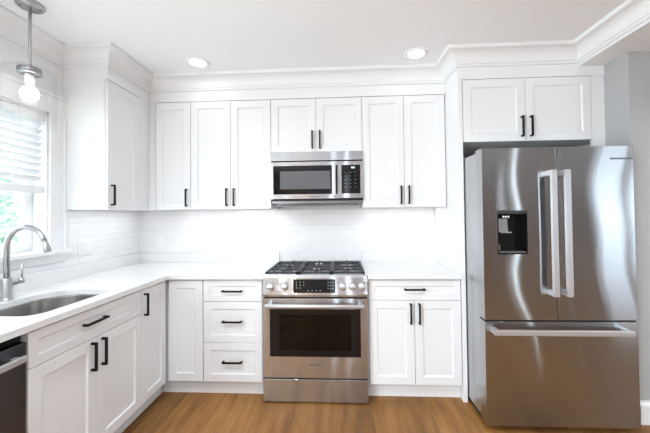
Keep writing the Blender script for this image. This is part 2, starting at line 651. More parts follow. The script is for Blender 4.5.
sweep('trim_1', crown_path, crown_prof, M['trim'])
frieze_path = crown_path[2:7]
frieze_path = [(XL, YUL)] + frieze_path
frieze_path[-1] = (2.085, YP)
sweep('trim_2', frieze_path, [(-0.018, 2.331), (0.0, 2.331), (0.0, 2.42), (-0.018, 2.42)], M['trim'])
# baseboard on the wall right of the refrigerator
sweep('baseboard_right', [(2.085, -0.81), (XRW, -0.81)],
      [(0, 0), (0.016, 0), (0.016, 0.115), (0.011, 0.128), (0.005, 0.134), (0.005, 0.15), (0, 0.03)], M['trim'])

# window over the sink: casing, jambs, stool, sash, glass, crank
win = bpy.data.objects.new('window_1', None)
win.location = (XL, -1.30, WZ0)
win['kind'] = 'structure'
C.objects.link(win)
c = MB()
cw = 0.115
for (y0, y1) in ((WY1, WY1+cw), (WY0-cw, WY0)):
    c.box(XL, XL+0.020, y0, y1, WZ0, WZ1+0.002, 0.002)
    oy = y1 if y0 == WY1 else y0
    sgn = -1 if y0 == WY1 else 1
    c.box(XL, XL+0.030, min(oy, oy+sgn*0.022), max(oy, oy+sgn*0.022), WZ0, WZ1+0.002, 0.003)
c.box(XL, XL+0.022, WY0-cw, WY1+cw, WZ1, WZ1+0.115, 0.002)
c.box(XL, XL+0.036, WY0-cw-0.012, WY1+cw+0.012, WZ1+0.115, WZ1+0.14, 0.003)
struct('window_casing', c, M['trim'], win)
c = MB()
for (y0, y1) in ((WY1-0.012, WY1), (WY0, WY0+0.012)):
    c.box(XL-0.16, XL+0.001, y0, y1, WZ0, WZ1)
c.box(XL-0.16, XL+0.001, WY0, WY1, WZ1-0.012, WZ1)
struct('window_jamb', c, M['trim'], win)
c = MB()
c.box(XL-0.16, XL+0.001, WY0+0.001, WY1-0.001, WZ0-0.026, WZ0)
c.box(XL+0.0005, XL+0.055, WY0-cw-0.02, WY1+cw+0.02, WZ0-0.0262, WZ0-0.0002, 0.004)
c.box(XL, XL+0.018, WY0-cw, WY1+cw, WZ0-0.085, WZ0-0.026, 0.003)
struct('window_stool', c, M['trim'], win)
c = MB()
sx0, sx1 = XL-0.135, XL-0.095
fw = 0.055
c.box(sx0, sx1, WY1-0.0125-fw, WY1-0.0125, WZ0+0.0005, WZ1-0.0125, 0.004)
c.box(sx0, sx1, WY0+0.0125, WY0+0.0125+fw, WZ0+0.0005, WZ1-0.0125, 0.004)
c.box(sx0, sx1, WY0+0.0125+fw, WY1-0.0125-fw, WZ0+0.001, WZ0+0.06, 0.004)
c.box(sx0, sx1, WY0+0.0125+fw, WY1-0.0125-fw, WZ1-0.07, WZ1-0.0125, 0.004)
struct('sash', c, M['trim'], win)
struct('pane', MB().box(XL-0.118, XL-0.112, WY0+0.05, WY1-0.05, WZ0+0.05, WZ1-0.06), M['glass'], win)
c = MB()
c.box(XL-0.095, XL-0.055, -1.14, -1.08, WZ0+0.001, WZ0+0.022, 0.004)
c.tube([(XL-0.072, -1.11, WZ0+0.022), (XL-0.066, -1.112, WZ0+0.045), (XL-0.060, -1.06, WZ0+0.062), (XL-0.058, -1.03, WZ0+0.066)], 0.005)
c.cyl((XL-0.058, -1.03, WZ0+0.06), (XL-0.058, -1.012, WZ0+0.082), 0.007, 12)
struct('window_crank', c, M['plastic'], win)

# windows behind the photographer; the left one is added for fill daylight
for nm, fr in (('window_2', ('x', XRW+0.06, -3.75, -2.55, 0.4, 2.25)), ('window_3', ('x', XL-0.08, -5.2, -3.0, 0.5, 2.35))):
    ax, pos, a0, a1, z0, z1 = fr
    c = MB()
    g = MB()
    def bb(mb, u0, u1, v0, v1, t):
        if ax == 'x':
            mb.box(pos-t, pos+t, u0, u1, v0, v1)
        else:
            mb.box(u0, u1, pos-t, pos+t, v0, v1)
    bb(c, a0, a0+0.07, z0, z1, 0.03); bb(c, a1-0.07, a1, z0, z1, 0.03)
    bb(c, a0, a1, z0, z0+0.07, 0.03); bb(c, a0, a1, z1-0.07, z1, 0.03)
    mid = (a0+a1)/2
    bb(c, mid-0.05, mid+0.05, z0, z1, 0.03)
    bb(g, a0+0.06, a1-0.06, z0+0.06, z1-0.06, 0.003)
    o = struct(nm, c, M['trim'])
    struct('pane', g, M['tint'] if nm == 'window_2' else M['glass'], o)

k_ = 4  # panes of the added slits, there only for streaks in the steel
for (a_, b_) in STREAK_SLITS_Y:
    struct('window_%d' % k_, MB().box(XRW+0.05, XRW+0.056, a_, b_, 0.03, 2.5), M['glass'])
    k_ += 1
for (a_, b_) in STREAK_SLITS_X:
    struct('window_%d' % k_, MB().box(a_, b_, YF-0.06, YF-0.054, 0.03, 2.5), M['glass'])
    k_ += 1

# ------------------------------------------------------------------ greenery outside the sink window
tr = thing('tree', (-4.3, -0.2, 0), 'leafy green tree outside the window over the sink', 'tree')
b = MB()
b.tube([(-4.3, -0.2, -0.3), (-4.28, -0.22, 1.0), (-4.35, -0.15, 2.0)], [0.11, 0.09, 0.05])
b.tube([(-4.28, -0.22, 0.9), (-4.2, 0.2, 1.6), (-4.1, 0.5, 2.2)], [0.05, 0.035, 0.02])
b.tube([(-4.28, -0.22, 0.8), (-4.3, -0.8, 1.5), (-4.2, -1.1, 2.1)], [0.05, 0.035, 0.02])
b.build('trunk', M['bark'], tr)
b = MB()
for k in range(3600):
    p = Vector((random.gauss(0, 0.45), random.gauss(0, 0.95), random.gauss(0, 0.55)))
    if p.length > 2.1:
        continue
    p = Vector((-4.3, 0.1, 1.6))+p
    a = Vector((random.gauss(0, 1), random.gauss(0, 1), random.gauss(0, 0.5))).normalized()
    q = a.orthogonal().normalized()
    L = random.uniform(0.05, 0.085)
    b.face([p-a*L, p-q*L*0.42, p+a*L, p+q*L*0.42])
o = b.build('foliage', M['leaf'], tr)
struct('ground_outside', MB().box(-9, XL-0.25, -6, 5, -0.4, -0.3), M['leaf'])

# blind
bl = thing('window_blind', (XL-0.04, -1.30, 1.52), 'white horizontal slat blind lowered halfway over the sink window', 'blind')
by0, by1 = WY0+0.018, WY1-0.018
bx = XL-0.040
b = MB()
for k in range(10):
    z = 1.612+k*0.0445
    tl = math.radians(42)
    o_ = Vector((bx, 0, z))
    ux = Vector((math.cos(tl), 0, math.sin(tl)))
    uz = Vector((-math.sin(tl), 0, math.cos(tl)))
    b.obox(o_, ux, Y, uz, (-0.024, 0.024), (by0, by1), (-0.0013, 0.0013), 0.0006)
b.build('slats', M['slat'], bl)
MB().box(bx-0.024, bx+0.024, by0, by1, 1.517, 1.566, 0.005).build('bottom_rail', M['trim'], bl)
b = MB().box(bx-0.026, bx+0.026, by0, by1, 2.008, 2.046, 0.003)
b.box(bx+0.026, bx+0.031, by0-0.004, by1+0.004, 1.996, 2.047, 0.002)
b.build('head_rail', M['trim'], bl)
for yy in (-1.14, -1.46):
    b = MB()
    for dx in (-0.022, 0.022):
        b.cyl((bx+dx, yy, 1.55), (bx+dx, yy, 2.02), 0.0012, 6)
    b.build('ladder_cord', M['trim'], bl)

# ------------------------------------------------------------------ tile backsplash
t1 = MB().box(XL+0.0005, 1.0575, -0.009, -0.0005, 0.90, 1.4095)
tag(t1.build('tile_backsplash', M['tile_x']), 'white rippled tile backsplash on the back wall behind the range', 'backsplash')
t2 = MB()
t2.box(XL+0.0005, XL+0.009, -0.799, -0.0095, 0.90, 1.4095)
t2.box(XL+0.0005, XL+0.009, WY0-cw-0.03, -0.7992, 0.90, WZ0-0.088)
t2.box(XL+0.0005, XL+0.009, -0.8190, -0.7992, WZ0-0.0878, 1.4095)
t2.box(XL+0.0005, XL+0.009, -2.42, WY0-cw-0.03, 0.90, 1.45)
tag(t2.build('tile_backsplash', M['tile_y']), 'white rippled tile backsplash on the left wall beside the window', 'backsplash')

# ------------------------------------------------------------------ cabinets
CAB = M['cabinet']
def front(parent, name, o, ux, n, w, h, hand=None, rail=0.058):
    """door or drawer front with its pull; hand = (u, v, 'v' or 'h')"""
    d = MB().panel_door(o, ux, n, w, h, rail=rail).build(name, CAB, parent)
    if hand:
        u, v, way = hand
        c_ = o+ux*u+Z*v+n*0.0195
        MB().pull(c_, Z if way == 'v' else ux, n, 0.148).build('handle', M['black'], d, 'black square bar pull')
    return d
G = 0.0015
ZU0, ZU1 = 1.41, 2.328
def upper(name, x0, x1, doors, label, z0=ZU0, z1=ZU1, y=YU, group=None, cname='upper_cabinet'):
    t = thing(cname, ((x0+x1)/2, 0, z0), label, 'cabinet', group)
    MB().box(x0, x1, y+0.021, -0.001, z0+0.001, 2.3305).build('body', CAB, t)
    for (a, b_, hu) in doors:
        hd = None
        if hu is not None:
            hd = ((0.030 if hu == 'l' else (b_-a-2*G)-0.030), 0.099, 'v')
        front(t, 'door', Vector((a+G, y+0.0205, z0+G)), X, -Y, b_-a-2*G, z1-z0-2*G, hd)
    return t
cc = upper('u', XU+0.001, -1.0725, [(-1.378, -1.0725, 'r')], 'tall white wall cabinet with one door, in the corner left of the two-door one')
MB().box(XU+0.0005, -1.3795, YU, YU+0.0205, ZU0+0.001, 2.3305).build('filler', CAB, cc)
upper('u', -1.0720, -0.3830, [(-1.0720, -0.7275, 'r'), (-0.7275, -0.3830, 'l')], 'tall white two-door wall cabinet left of the microwave')
upper('u', -0.3825, 0.3785, [(-0.3825, -0.002, 'r'), (-0.002, 0.3785, 'l')], 'short white two-door wall cabinet directly above the microwave', z0=1.878)
upper('u', 0.3790, 1.0570, [(0.3790, 0.7200, 'r'), (0.7200, 1.0530, 'l')], 'tall white two-door wall cabinet right of the microwave')
# on the left wall, its door facing the room
t = thing('upper_cabinet', (XL+0.16, (YUL-0.36)/2, ZU0), 'tall white wall cabinet on the left wall beside the window', 'cabinet')
MB().box(XL+0.001, XU-0.0205, YUL, -0.001, ZU0+0.001, 2.3305).build('body', CAB, t)
front(t, 'door', Vector((XU-0.020, YUL+0.004, ZU0-0.002)), Y, X, 0.335, ZU1-ZU0, (0.032, 0.104, 'v'))
MB().box(XU-0.020, XU-0.001, YUL+0.342, YU+0.02, ZU0+0.001, 2.3305).build('filler', CAB, t)
# over the refrigerator
t = thing('upper_cabinet', (1.55, -0.3, 1.87), 'wide white two-door cabinet above the refrigerator', 'cabinet')
MB().box(1.0905, 2.084, YP+0.021, -0.001, 1.872, ZU1+0.003).build('body', CAB, t)
for a, b_, hu in ((1.0925, 1.535, 'r'), (1.535, 1.9920, 'l')):
    ww = b_-a-2*G
    front(t, 'door', Vector((a+G, YP+0.0205, 1.872)), X, -Y, ww, 0.456, (0.030 if hu == 'l' else ww-0.030, 0.103, 'v'))
MB().box(1.994, 2.084, YP+0.004, YP+0.0205, 1.872, ZU1+0.002).build('filler', CAB, t)
# tall panels either side of the refrigerator
p = MB().box(1.0585, 1.0885, YP, -0.0105, 0, 2.3305, 0.001)
tag(p.build('end_panel', CAB), 'tall white end panel between the right counter and the refrigerator', 'panel')
p = MB().box(1.994, 2.084, YP+0.004, YP+0.024, 0, 1.8715, 0.001)
tag(p.build('filler_panel', CAB), 'white vertical filler strip behind the right edge of the refrigerator', 'panel')

# base cabinets: fronts on the plane y = -0.625 and x = -1.12
YD, XD = -0.625, -1.120
ZD0, ZD1 = 0.118, 0.872
def base_body(t, x0, x1, y0, y1, kick):
    MB().box(x0, x1, y0, y1, 0.104, 0.8835).build('body', CAB, t)
    MB().box(*kick, 0, 0.1035).build('toe_kick', CAB, t)
t = thing('base_cabinet', (-0.985, -0.3, 0), 'white base cabinet with one plain door in the corner left of the drawers', 'cabinet')
base_body(t, XL+0.012, -0.8475, YD+0.021, -0.0105, (-1.21, -0.8475, -0.562, -0.30))
front(t, 'door', Vector((-1.112, YD+0.0205, ZD0)), X, -Y, 0.262, ZD1-ZD0)
t = thing('base_cabinet', (-0.62, -0.3, 0), 'white three-drawer base cabinet just left of the range', 'cabinet')
base_body(t, -0.847, -0.3845, YD+0.021, -0.0105, (-0.847, -0.3845, -0.562, -0.30))
for z0, z1 in ((0.715, ZD1), (0.4075, 0.7115), (ZD0, 0.4045)):
    front(t, 'drawer', Vector((-0.8445, YD+0.0205, z0)), X, -Y, 0.4465, z1-z0, (0.223, (z1-z0)/2+(0.0 if z0 > .7 else 0.008), 'h'), 0.042 if z0 > .7 else 0.055)
t = thing('base_cabinet', (0.725, -0.3, 0), 'white base cabinet with one drawer and two doors between range and refrigerator', 'cabinet')
base_body(t, 0.3845, 1.0575, YD+0.021, -0.0105, (0.3845, 1.0575, -0.562, -0.30))
front(t, 'drawer', Vector((0.392, YD+0.0205, 0.728)), X, -Y, 0.660, ZD1-0.728, (0.330, 0.080, 'h'), 0.042)
for a, hu in ((0.392, 0.300), (0.7235, 0.030)):
    front(t, 'door', Vector((a, YD+0.0205, ZD0)), X, -Y, 0.3285, 0.7245-ZD0, (hu, 0.515, 'v'))
# left run, its fronts facing +x
t = thing('base_cabinet', (-1.4, -0.79, 0), 'narrow white base cabinet with one door in the corner right of the sink cabinet', 'cabinet')
MB().box(XL+0.012, XD-0.021, -0.927, YD+0.012, 0.104, 0.8835).build('body', CAB, t)
MB().box(-1.5, -1.197, -0.927, YD+0.05, 0, 0.1035).build('toe_kick', CAB, t)
front(t, 'door', Vector((XD-0.0205, -0.9255, ZD0)), Y, X, 0.276, ZD1-ZD0, (0.026, 0.652, 'v'))
t = thing('base_cabinet', (-1.4, -1.3, 0), 'wide white sink cabinet with a false drawer over two doors', 'cabinet')
b = MB()                                    # open carcass so that the basin hangs inside it
b.box(XL+0.012, XD-0.021, -1.668, -1.650, 0.104, 0.8835)
b.box(XL+0.012, XD-0.021, -0.9455, -0.9275, 0.104, 0.8835)
b.box(XL+0.012, XD-0.021, -1.650, -0.9455, 0.104, 0.122)
b.box(XL+0.012, XL+0.026, -1.650, -0.9455, 0.122, 0.8835)
b.box(XD-0.040, XD-0.021, -1.650, -0.9455, 0.122, 0.8835)
b.build('body', CAB, t)
MB().box(-1.5, -1.197, -1.668, -0.9275, 0, 0.1035).build('toe_kick', CAB, t)
front(t, 'drawer_front', Vector((XD-0.0205, -1.6665, 0.718)), Y, X, 0.737, ZD1-0.718, (0.345, 0.088, 'h'), 0.042)
for a, hu in ((-1.6665, 0.330), (-1.2965, 0.030)):
    front(t, 'door', Vector((XD-0.0205, a, ZD0)), Y, X, 0.367, 0.7145-ZD0, (hu, 0.505, 'v'))

# ------------------------------------------------------------------ dishwasher
t = thing('dishwasher', (-1.45, -1.975, 0), 'dark stainless dishwasher at the left edge, under the counter beside the sink cabinet', 'dishwasher')
dy0, dy1 = -2.276, -1.6725
MB().box(XL+0.03, XD-0.03, dy0, dy1, 0.10, 0.872).build('body', M['blackplastic'], t)
MB().box(XD-0.029, XD+0.004, dy0+0.002, dy1-0.006, 0.115, 0.842, 0.003).build('door', M['darksteel'], t)
MB().box(XD-0.060, XD-0.028, dy0+0.002, dy1-0.004, 0.846, 0.874, 0.002).build('control_strip', M['blackplastic'], t)
b = MB().box(XD+0.030, XD+0.046, dy0+0.040, dy1-0.040, 0.776, 0.802, 0.004)
for yy in (dy0+0.060, dy1-0.060):
    b.box(XD+0.003, XD+0.034, yy-0.012, yy+0.012, 0.779, 0.799, 0.003)
b.build('handle', M['satin'], t)
MB().box(-1.5, -1.20, dy0, dy1, 0, 0.098).build('toe_kick', M['blackplastic'], t)
# end panel of the run, behind the photographer's left shoulder
p = MB().box(XL+0.012, XD, -2.297, -2.2775, 0, 0.8835)
tag(p.build('end_panel', CAB), 'white end panel closing the left counter run beside the dishwasher', 'panel')

# ------------------------------------------------------------------ countertops
ZC0, ZC1 = 0.884, 0.914
CX, CY = -1.0985, -0.652
# sink cutout outline
def d_shape(x0, x1, y0, y1, rb, rf, n=8):
    """rounded outline, x0 = back, x1 = front (towards the room)"""
    pts = []
    for (cx_, cy_, r, a0) in ((x1-rf, y0+rf, rf, -90), (x1-rf, y1-rf, rf, 0), (x0+rb, y1-rb, rb, 90), (x0+rb, y0+rb, rb, 180)):
        for k in range(n+1):
            a = math.radians(a0+90*k/n)
            pts.append((cx_+r*math.cos(a), cy_+r*math.sin(a)))
    return pts
SK = d_shape(-1.560, -1.185, -1.585, -1.085, 0.17, 0.075)
t = thing('countertop', (-1.4, -0.9, ZC0), 'white quartz L-shaped countertop on the left holding the sink', 'countertop')
def slab_with_hole(outer, hole, z0, z1):
    b = bmesh.new()
    vo = [b.verts.new((x, y, z1)) for x, y in outer]
    vh = [b.verts.new((x, y, z1)) for x, y in hole]
    eo = [b.edges.new((vo[k], vo[(k+1) % len(vo)])) for k in range(len(vo))]
    eh = [b.edges.new((vh[k], vh[(k+1) % len(vh)])) for k in range(len(vh))]
    bmesh.ops.triangle_fill(b, use_beauty=True, use_dissolve=False, edges=eo+eh)
    top = b.faces[:]
    d = bmesh.ops.duplicate(b, geom=top)
    mp = d['vert_map']
    dn = [f for f in d['geom'] if isinstance(f, bmesh.types.BMFace)]
    nv = {v for f in dn for v in f.verts}
    for v in nv:
        v.co.z = z0
    for loop in (vo, vh):
        for k in range(len(loop)):
            a, c_ = loop[k], loop[(k+1) % len(loop)]
            b.faces.new((a, c_, mp[c_], mp[a]))
    bmesh.ops.recalc_face_normals(b, faces=b.faces[:])
    return b
b = MB()
b.take(slab_with_hole([(XL+0.010, -2.30), (CX, -2.30), (CX, CY), (-0.3835, CY), (-0.3835, -0.0100), (XL+0.010, -0.0100)], SK, ZC0, ZC1))
b.build('slab', M['quartz'], t)
b = MB()
b.box(XL+0.010, -0.3835, -0.0290, -0.0095, ZC1, 1.010, 0.0015)
b.build('upstand', M['quartz'], t)
b = MB()
b.box(XL+0.0095, XL+0.029, -2.30, -0.0292, ZC1, 1.010, 0.0015)
b.build('upstand', M['quartz'], t)
t = thing('countertop', (0.72, -0.3, ZC0), 'white quartz countertop between the range and the refrigerator panel', 'countertop')
MB().box(0.3835, 1.0580, CY, -0.0100, ZC0, ZC1, 0.0015).build('slab', M['quartz'], t)
MB().box(0.3835, 1.0580, -0.0290, -0.0095, ZC1, 1.010, 0.0015).build('upstand', M['quartz'], t)

# ------------------------------------------------------------------ sink
t = thing('sink', (-1.37, -1.335, 0.70), 'stainless undermount sink bowl set in the left counter', 'sink')
cxs, cys = -1.372, -1.335
def off(pts, d):
    out = []
    for x, y in pts:
        v = Vector((x-cxs, y-cys))
        out.append((x+v.normalized().x*d, y+v.normalized().y*d))
    return out
bmx = bmesh.new()
levels = [(off(SK, 0.020), 0.8828), (off(SK, 0.004), 0.8828), (off(SK, 0.003), 0.876), (off(SK, -0.004), 0.74), (off(SK, -0.014), 0.712), (off(SK, -0.04), 0.700)]
RR = [[bmx.verts.new((x, y, z)) for x, y in pts] for pts, z in levels]
for A, B in zip(RR, RR[1:]):
    for k in range(len(A)):
        f = bmx.faces.new((A[k], A[(k+1) % len(A)], B[(k+1) % len(A)], B[k]))
        f.smooth = True
cv = bmx.verts.new((cxs, cys, 0.694))
for k in range(len(RR[-1])):
    bmx.faces.new((RR[-1][k], RR[-1][(k+1) % len(RR[-1])], cv))
b = MB()
b.take(bmx)
b.build('bowl', M['sinksteel'], t)
MB().lathe([(0, 0.6945), (0.020, 0.6945), (0.030, 0.697), (0.043, 0.700), (0.045, 0.698)], Vector((cxs, cys, 0)), Z, 28).build('drain', M['chrome'], t)

# faucet
fx, fy = -1.612, -1.322
t = thing('faucet', (fx, fy, ZC1), 'brushed nickel gooseneck faucet standing behind the sink', 'faucet')
MB().lathe([(0, 0.0004), (0.030, 0.0004), (0.031, 0.006), (0.0255, 0.009), (0.0245, 0.012), (0.0245, 0.112), (0.021, 0.118), (0, 0.118)], Vector((fx, fy, ZC1)), Z, 32).build('base', M['nickel'], t)
pts = [(fx, fy, ZC1+0.115), (fx, fy, 1.20)]
R_ = 0.108
for k in range(1, 19):
    a = PI - k*(PI+0.0-0.30)/18
    pts.append((fx+R_+R_*math.cos(a), fy, 1.198+R_*math.sin(a)))
MB().tube(pts, 0.0138, 18).build('spout', M['nickel'], t)
e0, e1 = Vector(pts[-2]), Vector(pts[-1])
dr = (e1-e0).normalized()
b = MB()
b.cyl(e1-dr*0.002, e1+dr*0.006, 0.0150, 20)
b.cyl(e1+dr*0.006, e1+dr*0.062, 0.0158, 20, 0.0172)
b.build('spray_head', M['nickel'], t)
b = MB()
b.cyl((fx, fy, ZC1+0.080), (fx+0.018, fy+0.050, ZC1+0.092), 0.0165, 20)
b.cyl((fx+0.0182, fy+0.0505, ZC1+0.0921), (fx+0.024, fy+0.066, ZC1+0.0958), 0.0175, 20)
b.tube([(fx+0.022, fy+0.060, ZC1+0.100), (fx+0.0225, fy+0.061, ZC1+0.185)], 0.0045, 10)
b.build('lever', M['nickel'], t)

# ------------------------------------------------------------------ outlets
def outlet(o, ux, n, gangs, label):
    t = thing('outlet', o, label, 'outlet')
    w_ = 0.07+0.046*(gangs-1)
    MB().obox(o, ux, Z, n, (-w_/2, w_/2), (-0.057, 0.057), (0, 0.006), 0.002).build('cover_plate', M['plastic'], t)
    for g in range(gangs):
        u = (g-(gangs-1)/2)*0.046
        b = MB()
        b.obox(o, ux, Z, n, (u-0.0165, u+0.0165), (-0.0335, 0.0335), (0.006, 0.0085), 0.001)
        f = b.build('receptacle' if g == gangs-1 else 'switch', M['plastic'], t)
        if g == gangs-1:
            b = MB()
            for dz in (-0.017, 0.017):
                for du in (-0.006, 0.006):
                    b.obox(o+ux*(u+du)+Z*dz, ux, Z, n, (-0.0011, 0.0011), (-0.0045, 0.0045), (0.0084, 0.0088))
                b.obox(o+ux*u+Z*(dz-0.009), ux, Z, n, (-0.002, 0.002), (-0.002, 0.002), (0.0084, 0.0088))
            b.build('slots', M['slot'], f)
    return t
outlet(Vector((XL+0.0092, -0.650, 1.128)), -Y, X, 2, 'white double switch and outlet plate on the left wall tile beside the window')
outlet(Vector((-1.548, -0.0092, 1.118)), X, -Y, 1, 'white outlet on the back wall tile nearest the left corner')
outlet(Vector((-0.690, -0.0092, 1.115)), X, -Y, 1, 'white outlet on the back wall tile left of the range')
outlet(Vector((0.814, -0.0092, 1.114)), X, -Y, 1, 'white outlet on the back wall tile right of the range')

# ------------------------------------------------------------------ range
t = thing('gas_range', (0, -0.35, 0), 'stainless slide-in gas range with black oven window between the base cabinets', 'range')
ST = M['steel']
RX = 0.3785
YR = -0.677
MB().box(-RX, RX, -0.630, -0.040, 0.035, 0.905).build('body', M['greymetal'], t)
MB().box(-RX+0.03, RX-0.03, -0.60, -0.10, 0.0, 0.0345).build('plinth', M['gap'], t)
MB().box(-RX, RX, YR, -0.631, 0.012, 0.172, 0.002).build('warming_drawer', ST, t)
MB().box(-RX+0.002, RX-0.002, YR+0.006, -0.631, 0.1722, 0.1838).build('gap', M['gap'], t)  # dark strip set in to stand for the shade below the door
# oven door with a window opening
b = MB().holed(Vector((-RX, -0.632, 0.184)), X, -Y, 2*RX, 0.568, 0.045, 0.05, 2*RX-0.05, 0.150, 0.492)
dr_ = b.build('oven_door', ST, t)
b = MB().box(-RX+0.050, RX-0.050, YR+0.0010, YR+0.006, 0.334, 0.676)
b.mi = 1                                    # black printed border of the glass
x0, x1, z0, z1 = -RX+0.050, RX-0.050, 0.334, 0.676
for bx_ in ((x0, x0+0.070, z0, z1), (x1-0.070, x1, z0, z1), (x0+0.070, x1-0.070, z0, z0+0.045), (x0+0.070, x1-0.070, z1-0.042, z1)):
    b.box(bx_[0], bx_[1], YR+0.0004, YR+0.0009, bx_[2], bx_[3])
b.build('window', [M['ovenglass'], M['blackglass']], dr_, 'dark glass oven window')
b = MB()                                    # oven cavity seen through the glass
b.box(-RX+0.05, RX-0.05, -0.6295, -0.628, 0.30, 0.70)
b.build('cavity', M['cavity'], dr_)
b = MB()
for zz in (0.42, 0.52, 0.60):
    b.cyl((-0.27, -0.645, zz), (0.27, -0.645, zz), 0.003, 8)
    b.cyl((-0.27, -0.638, zz-0.012), (0.27, -0.638, zz-0.012), 0.002, 8)
b.build('rack', M['chrome'], dr_)
b = MB()
b.cyl((-0.352, YR-0.047, 0.708), (0.352, YR-0.047, 0.708), 0.0145, 24)
for sx_ in (-1, 1):
    b.box(sx_*0.325-0.013, sx_*0.325+0.013, YR-0.040, YR+0.002, 0.699, 0.717, 0.003)
b.build('handle', M['satin'], dr_, 'tubular steel oven handle')
b = MB()
b.text('BOSCH', Vector((-0.020, YR-0.0004, 0.2715)), X, Z, 0.020)
ring_mark(b, Vector((-0.033, YR-0.0004, 0.2775)), X, Z, 0.0075)
b.build('lettering', M['ink'], dr_, 'dark lettering with a ring emblem')
MB().box(-RX+0.004, RX-0.004, -0.660, -0.6305, 0.753, 0.764).build('gap', M['gap'], t)  # near-black bar in place of shade above the oven door
# control panel: slightly sloped front with end caps
prof = [(-0.631, 0.765), (YR-0.004, 0.765), (YR-0.006, 0.780), (YR+0.004, 0.850), (YR+0.010, 0.900), (YR+0.018, 0.9200), (-0.631, 0.9200)]
cp = MB().prism(prof, lambda p, x: Vector((x, p[0], p[1])), -RX, RX, 0.0015).build('control_panel', ST, t)
def panel_y(z):
    for (ya, za), (yb, zb) in zip(prof[1:5], prof[2:6]):
        if za <= z <= zb:
            return ya+(yb-ya)*(z-za)/(zb-za)
    return YR
b = MB()
zz0, zz1 = 0.793, 0.889
pn = (Vector((0, panel_y(zz1)-panel_y(zz0), zz1-zz0))).normalized()
o_ = Vector((-0.002, panel_y(zz0), zz0))
b.obox(o_, X, pn, -Y, (-0.152, 0.152), (0, 0.0965), (-0.004, 0.0022), 0.0008)
b.mi = 1
for (u, v, w_, h_) in [(-0.132+0.026*i, 0.072-0.020*j, 0.007, 0.007) for i in range(3) for j in range(3) if not (i == 2 and j == 2)] + \
        [(-0.05+0.03*i, 0.014, 0.009, 0.005) for i in range(4)] + [(0.098+0.018*i, 0.072-0.022*j, 0.006, 0.006) for i in range(3) for j in range(3)]:
    b.obox(o_+X*u+pn*v, X, pn, -Y, (0, w_), (0, h_), (0.0022, 0.0026))
b.build('display', [M['blackglass'], M['mark']], cp, 'black glass touch display')
for kx in (-0.321, -0.219, 0.201, 0.270, 0.339):
    kz = 0.838
    ky = panel_y(kz)
    b = MB()
    nn = Vector((0, -1, 0.10)).normalized()
    c0 = Vector((kx, ky, kz))
    b.lathe([(0, -0.003), (0.0285, -0.003), (0.0285, 0.004), (0.0245, 0.007), (0.0235, 0.026), (0.021, 0.030), (0, 0.030)], c0, nn, 28)
    b.obox(c0, X, nn.cross(X), nn, (-0.0215, 0.0215), (-0.0055, 0.0055), (0.029, 0.038), 0.002)
    b.build('knob', M['satin'], cp)
# cooktop, burners and grates
MB().box(-RX-0.004, RX+0.004, -0.656, -0.032, 0.9055, 0.9165, 0.003).build('cooktop', M['chrome'], t)
for (bx_, by_, r) in ((-0.245, -0.50, 0.040), (-0.245, -0.20, 0.034), (0.0, -0.35, 0.050), (0.245, -0.50, 0.034), (0.245, -0.20, 0.042)):
    b = MB()
    b.lathe([(0, 0.9165), (r+0.014, 0.9165), (r+0.012, 0.921), (r, 0.926), (0, 0.926)], Vector((bx_, by_, 0)), Z, 28)
    bn = b.build('burner', M['nickel'], t)
    MB().lathe([(0, 0.926), (r-0.004, 0.926), (r-0.003, 0.931), (r-0.010, 0.934), (0, 0.934)], Vector((bx_, by_, 0)), Z, 28).build('burner_cap', M['iron'], bn)
for gi in range(3):
    gx0 = -0.366+gi*0.2445
    gx1 = gx0+0.2425
    b = MB()
    gz0, gz1 = 0.9235, 0.9385
    gy0, gy1 = -0.645, -0.125
    bw = 0.015
    b.box(gx0, gx0+bw, gy0, gy1, gz0, gz1, 0.002)
    b.box(gx1-bw, gx1, gy0, gy1, gz0, gz1, 0.002)
    for yy in (gy0, (gy0+gy1)/2-bw/2, gy1-bw):
        b.box(gx0, gx1, yy, yy+bw, gz0, gz1, 0.002)
    mx_ = (gx0+gx1)/2
    for yc in (-0.50, -0.215):
        for (dx, dy) in ((1, 0), (-1, 0), (0, 1), (0, -1)):
            o2 = Vector((mx_, yc, 0))
            d2 = Vector((dx, dy, 0))
            L2 = 0.121 if dx else 0.138
            b.obox(o2, d2, Z.cross(d2), Z, (0.028, L2), (-0.005, 0.005), (gz0, gz1+0.002), 0.0015)
    for xx in (gx0+0.008, gx1-0.008):
        for yy in (gy0+0.008, (gy0+gy1)/2, gy1-0.008):
            b.cyl((xx, yy, 0.9165), (xx, yy, gz0+0.004), 0.007, 10)
    b.build('grate', M['iron'], t)

# ------------------------------------------------------------------ microwave
t = thing('microwave', (0, -0.2, 1.43), 'stainless over-the-range microwave hung below the short wall cabinet', 'microwave')
MX, YM = 0.379, -0.384
MB().box(-MX, MX, -0.350, -0.012, 1.4535, 1.8755).build('body', M['greymetal'], t)
b = MB().prism([(-0.350, 1.802), (YM-0.002, 1.802), (YM+0.004, 1.8750), (-0.350, 1.8750)], lambda p, x: Vector((x, p[0], p[1])), -MX, MX, 0.001)
b.build('top_grille', ST, t)
MB().box(-MX+0.002, MX-0.002, YM+0.008, -0.3505, 1.794, 1.8015).build('gap', M['gap'], t)  # dark strip as the shade between grille and door
xs = 0.176                                   # split between door and controls
b = MB().holed(Vector((-MX, -0.3515, 1.489)), X, -Y, xs+MX, 0.303, 0.034, 0.020, xs+MX-0.003, 0.036, 0.272)
md = b.build('door', ST, t)
b = MB()
x0, x1, z0, z1 = -MX+0.020, xs-0.003, 1.525, 1.761
ix0, ix1, iz0, iz1 = -0.303, 0.112, 1.568, 1.716
for q in ((x0, ix0, z0, z1), (ix1, x1, z0, z1), (ix0, ix1, z0, iz0), (ix0, ix1, iz1, z1)):
    b.box(q[0], q[1], YM-0.0012, YM+0.004, q[2], q[3])
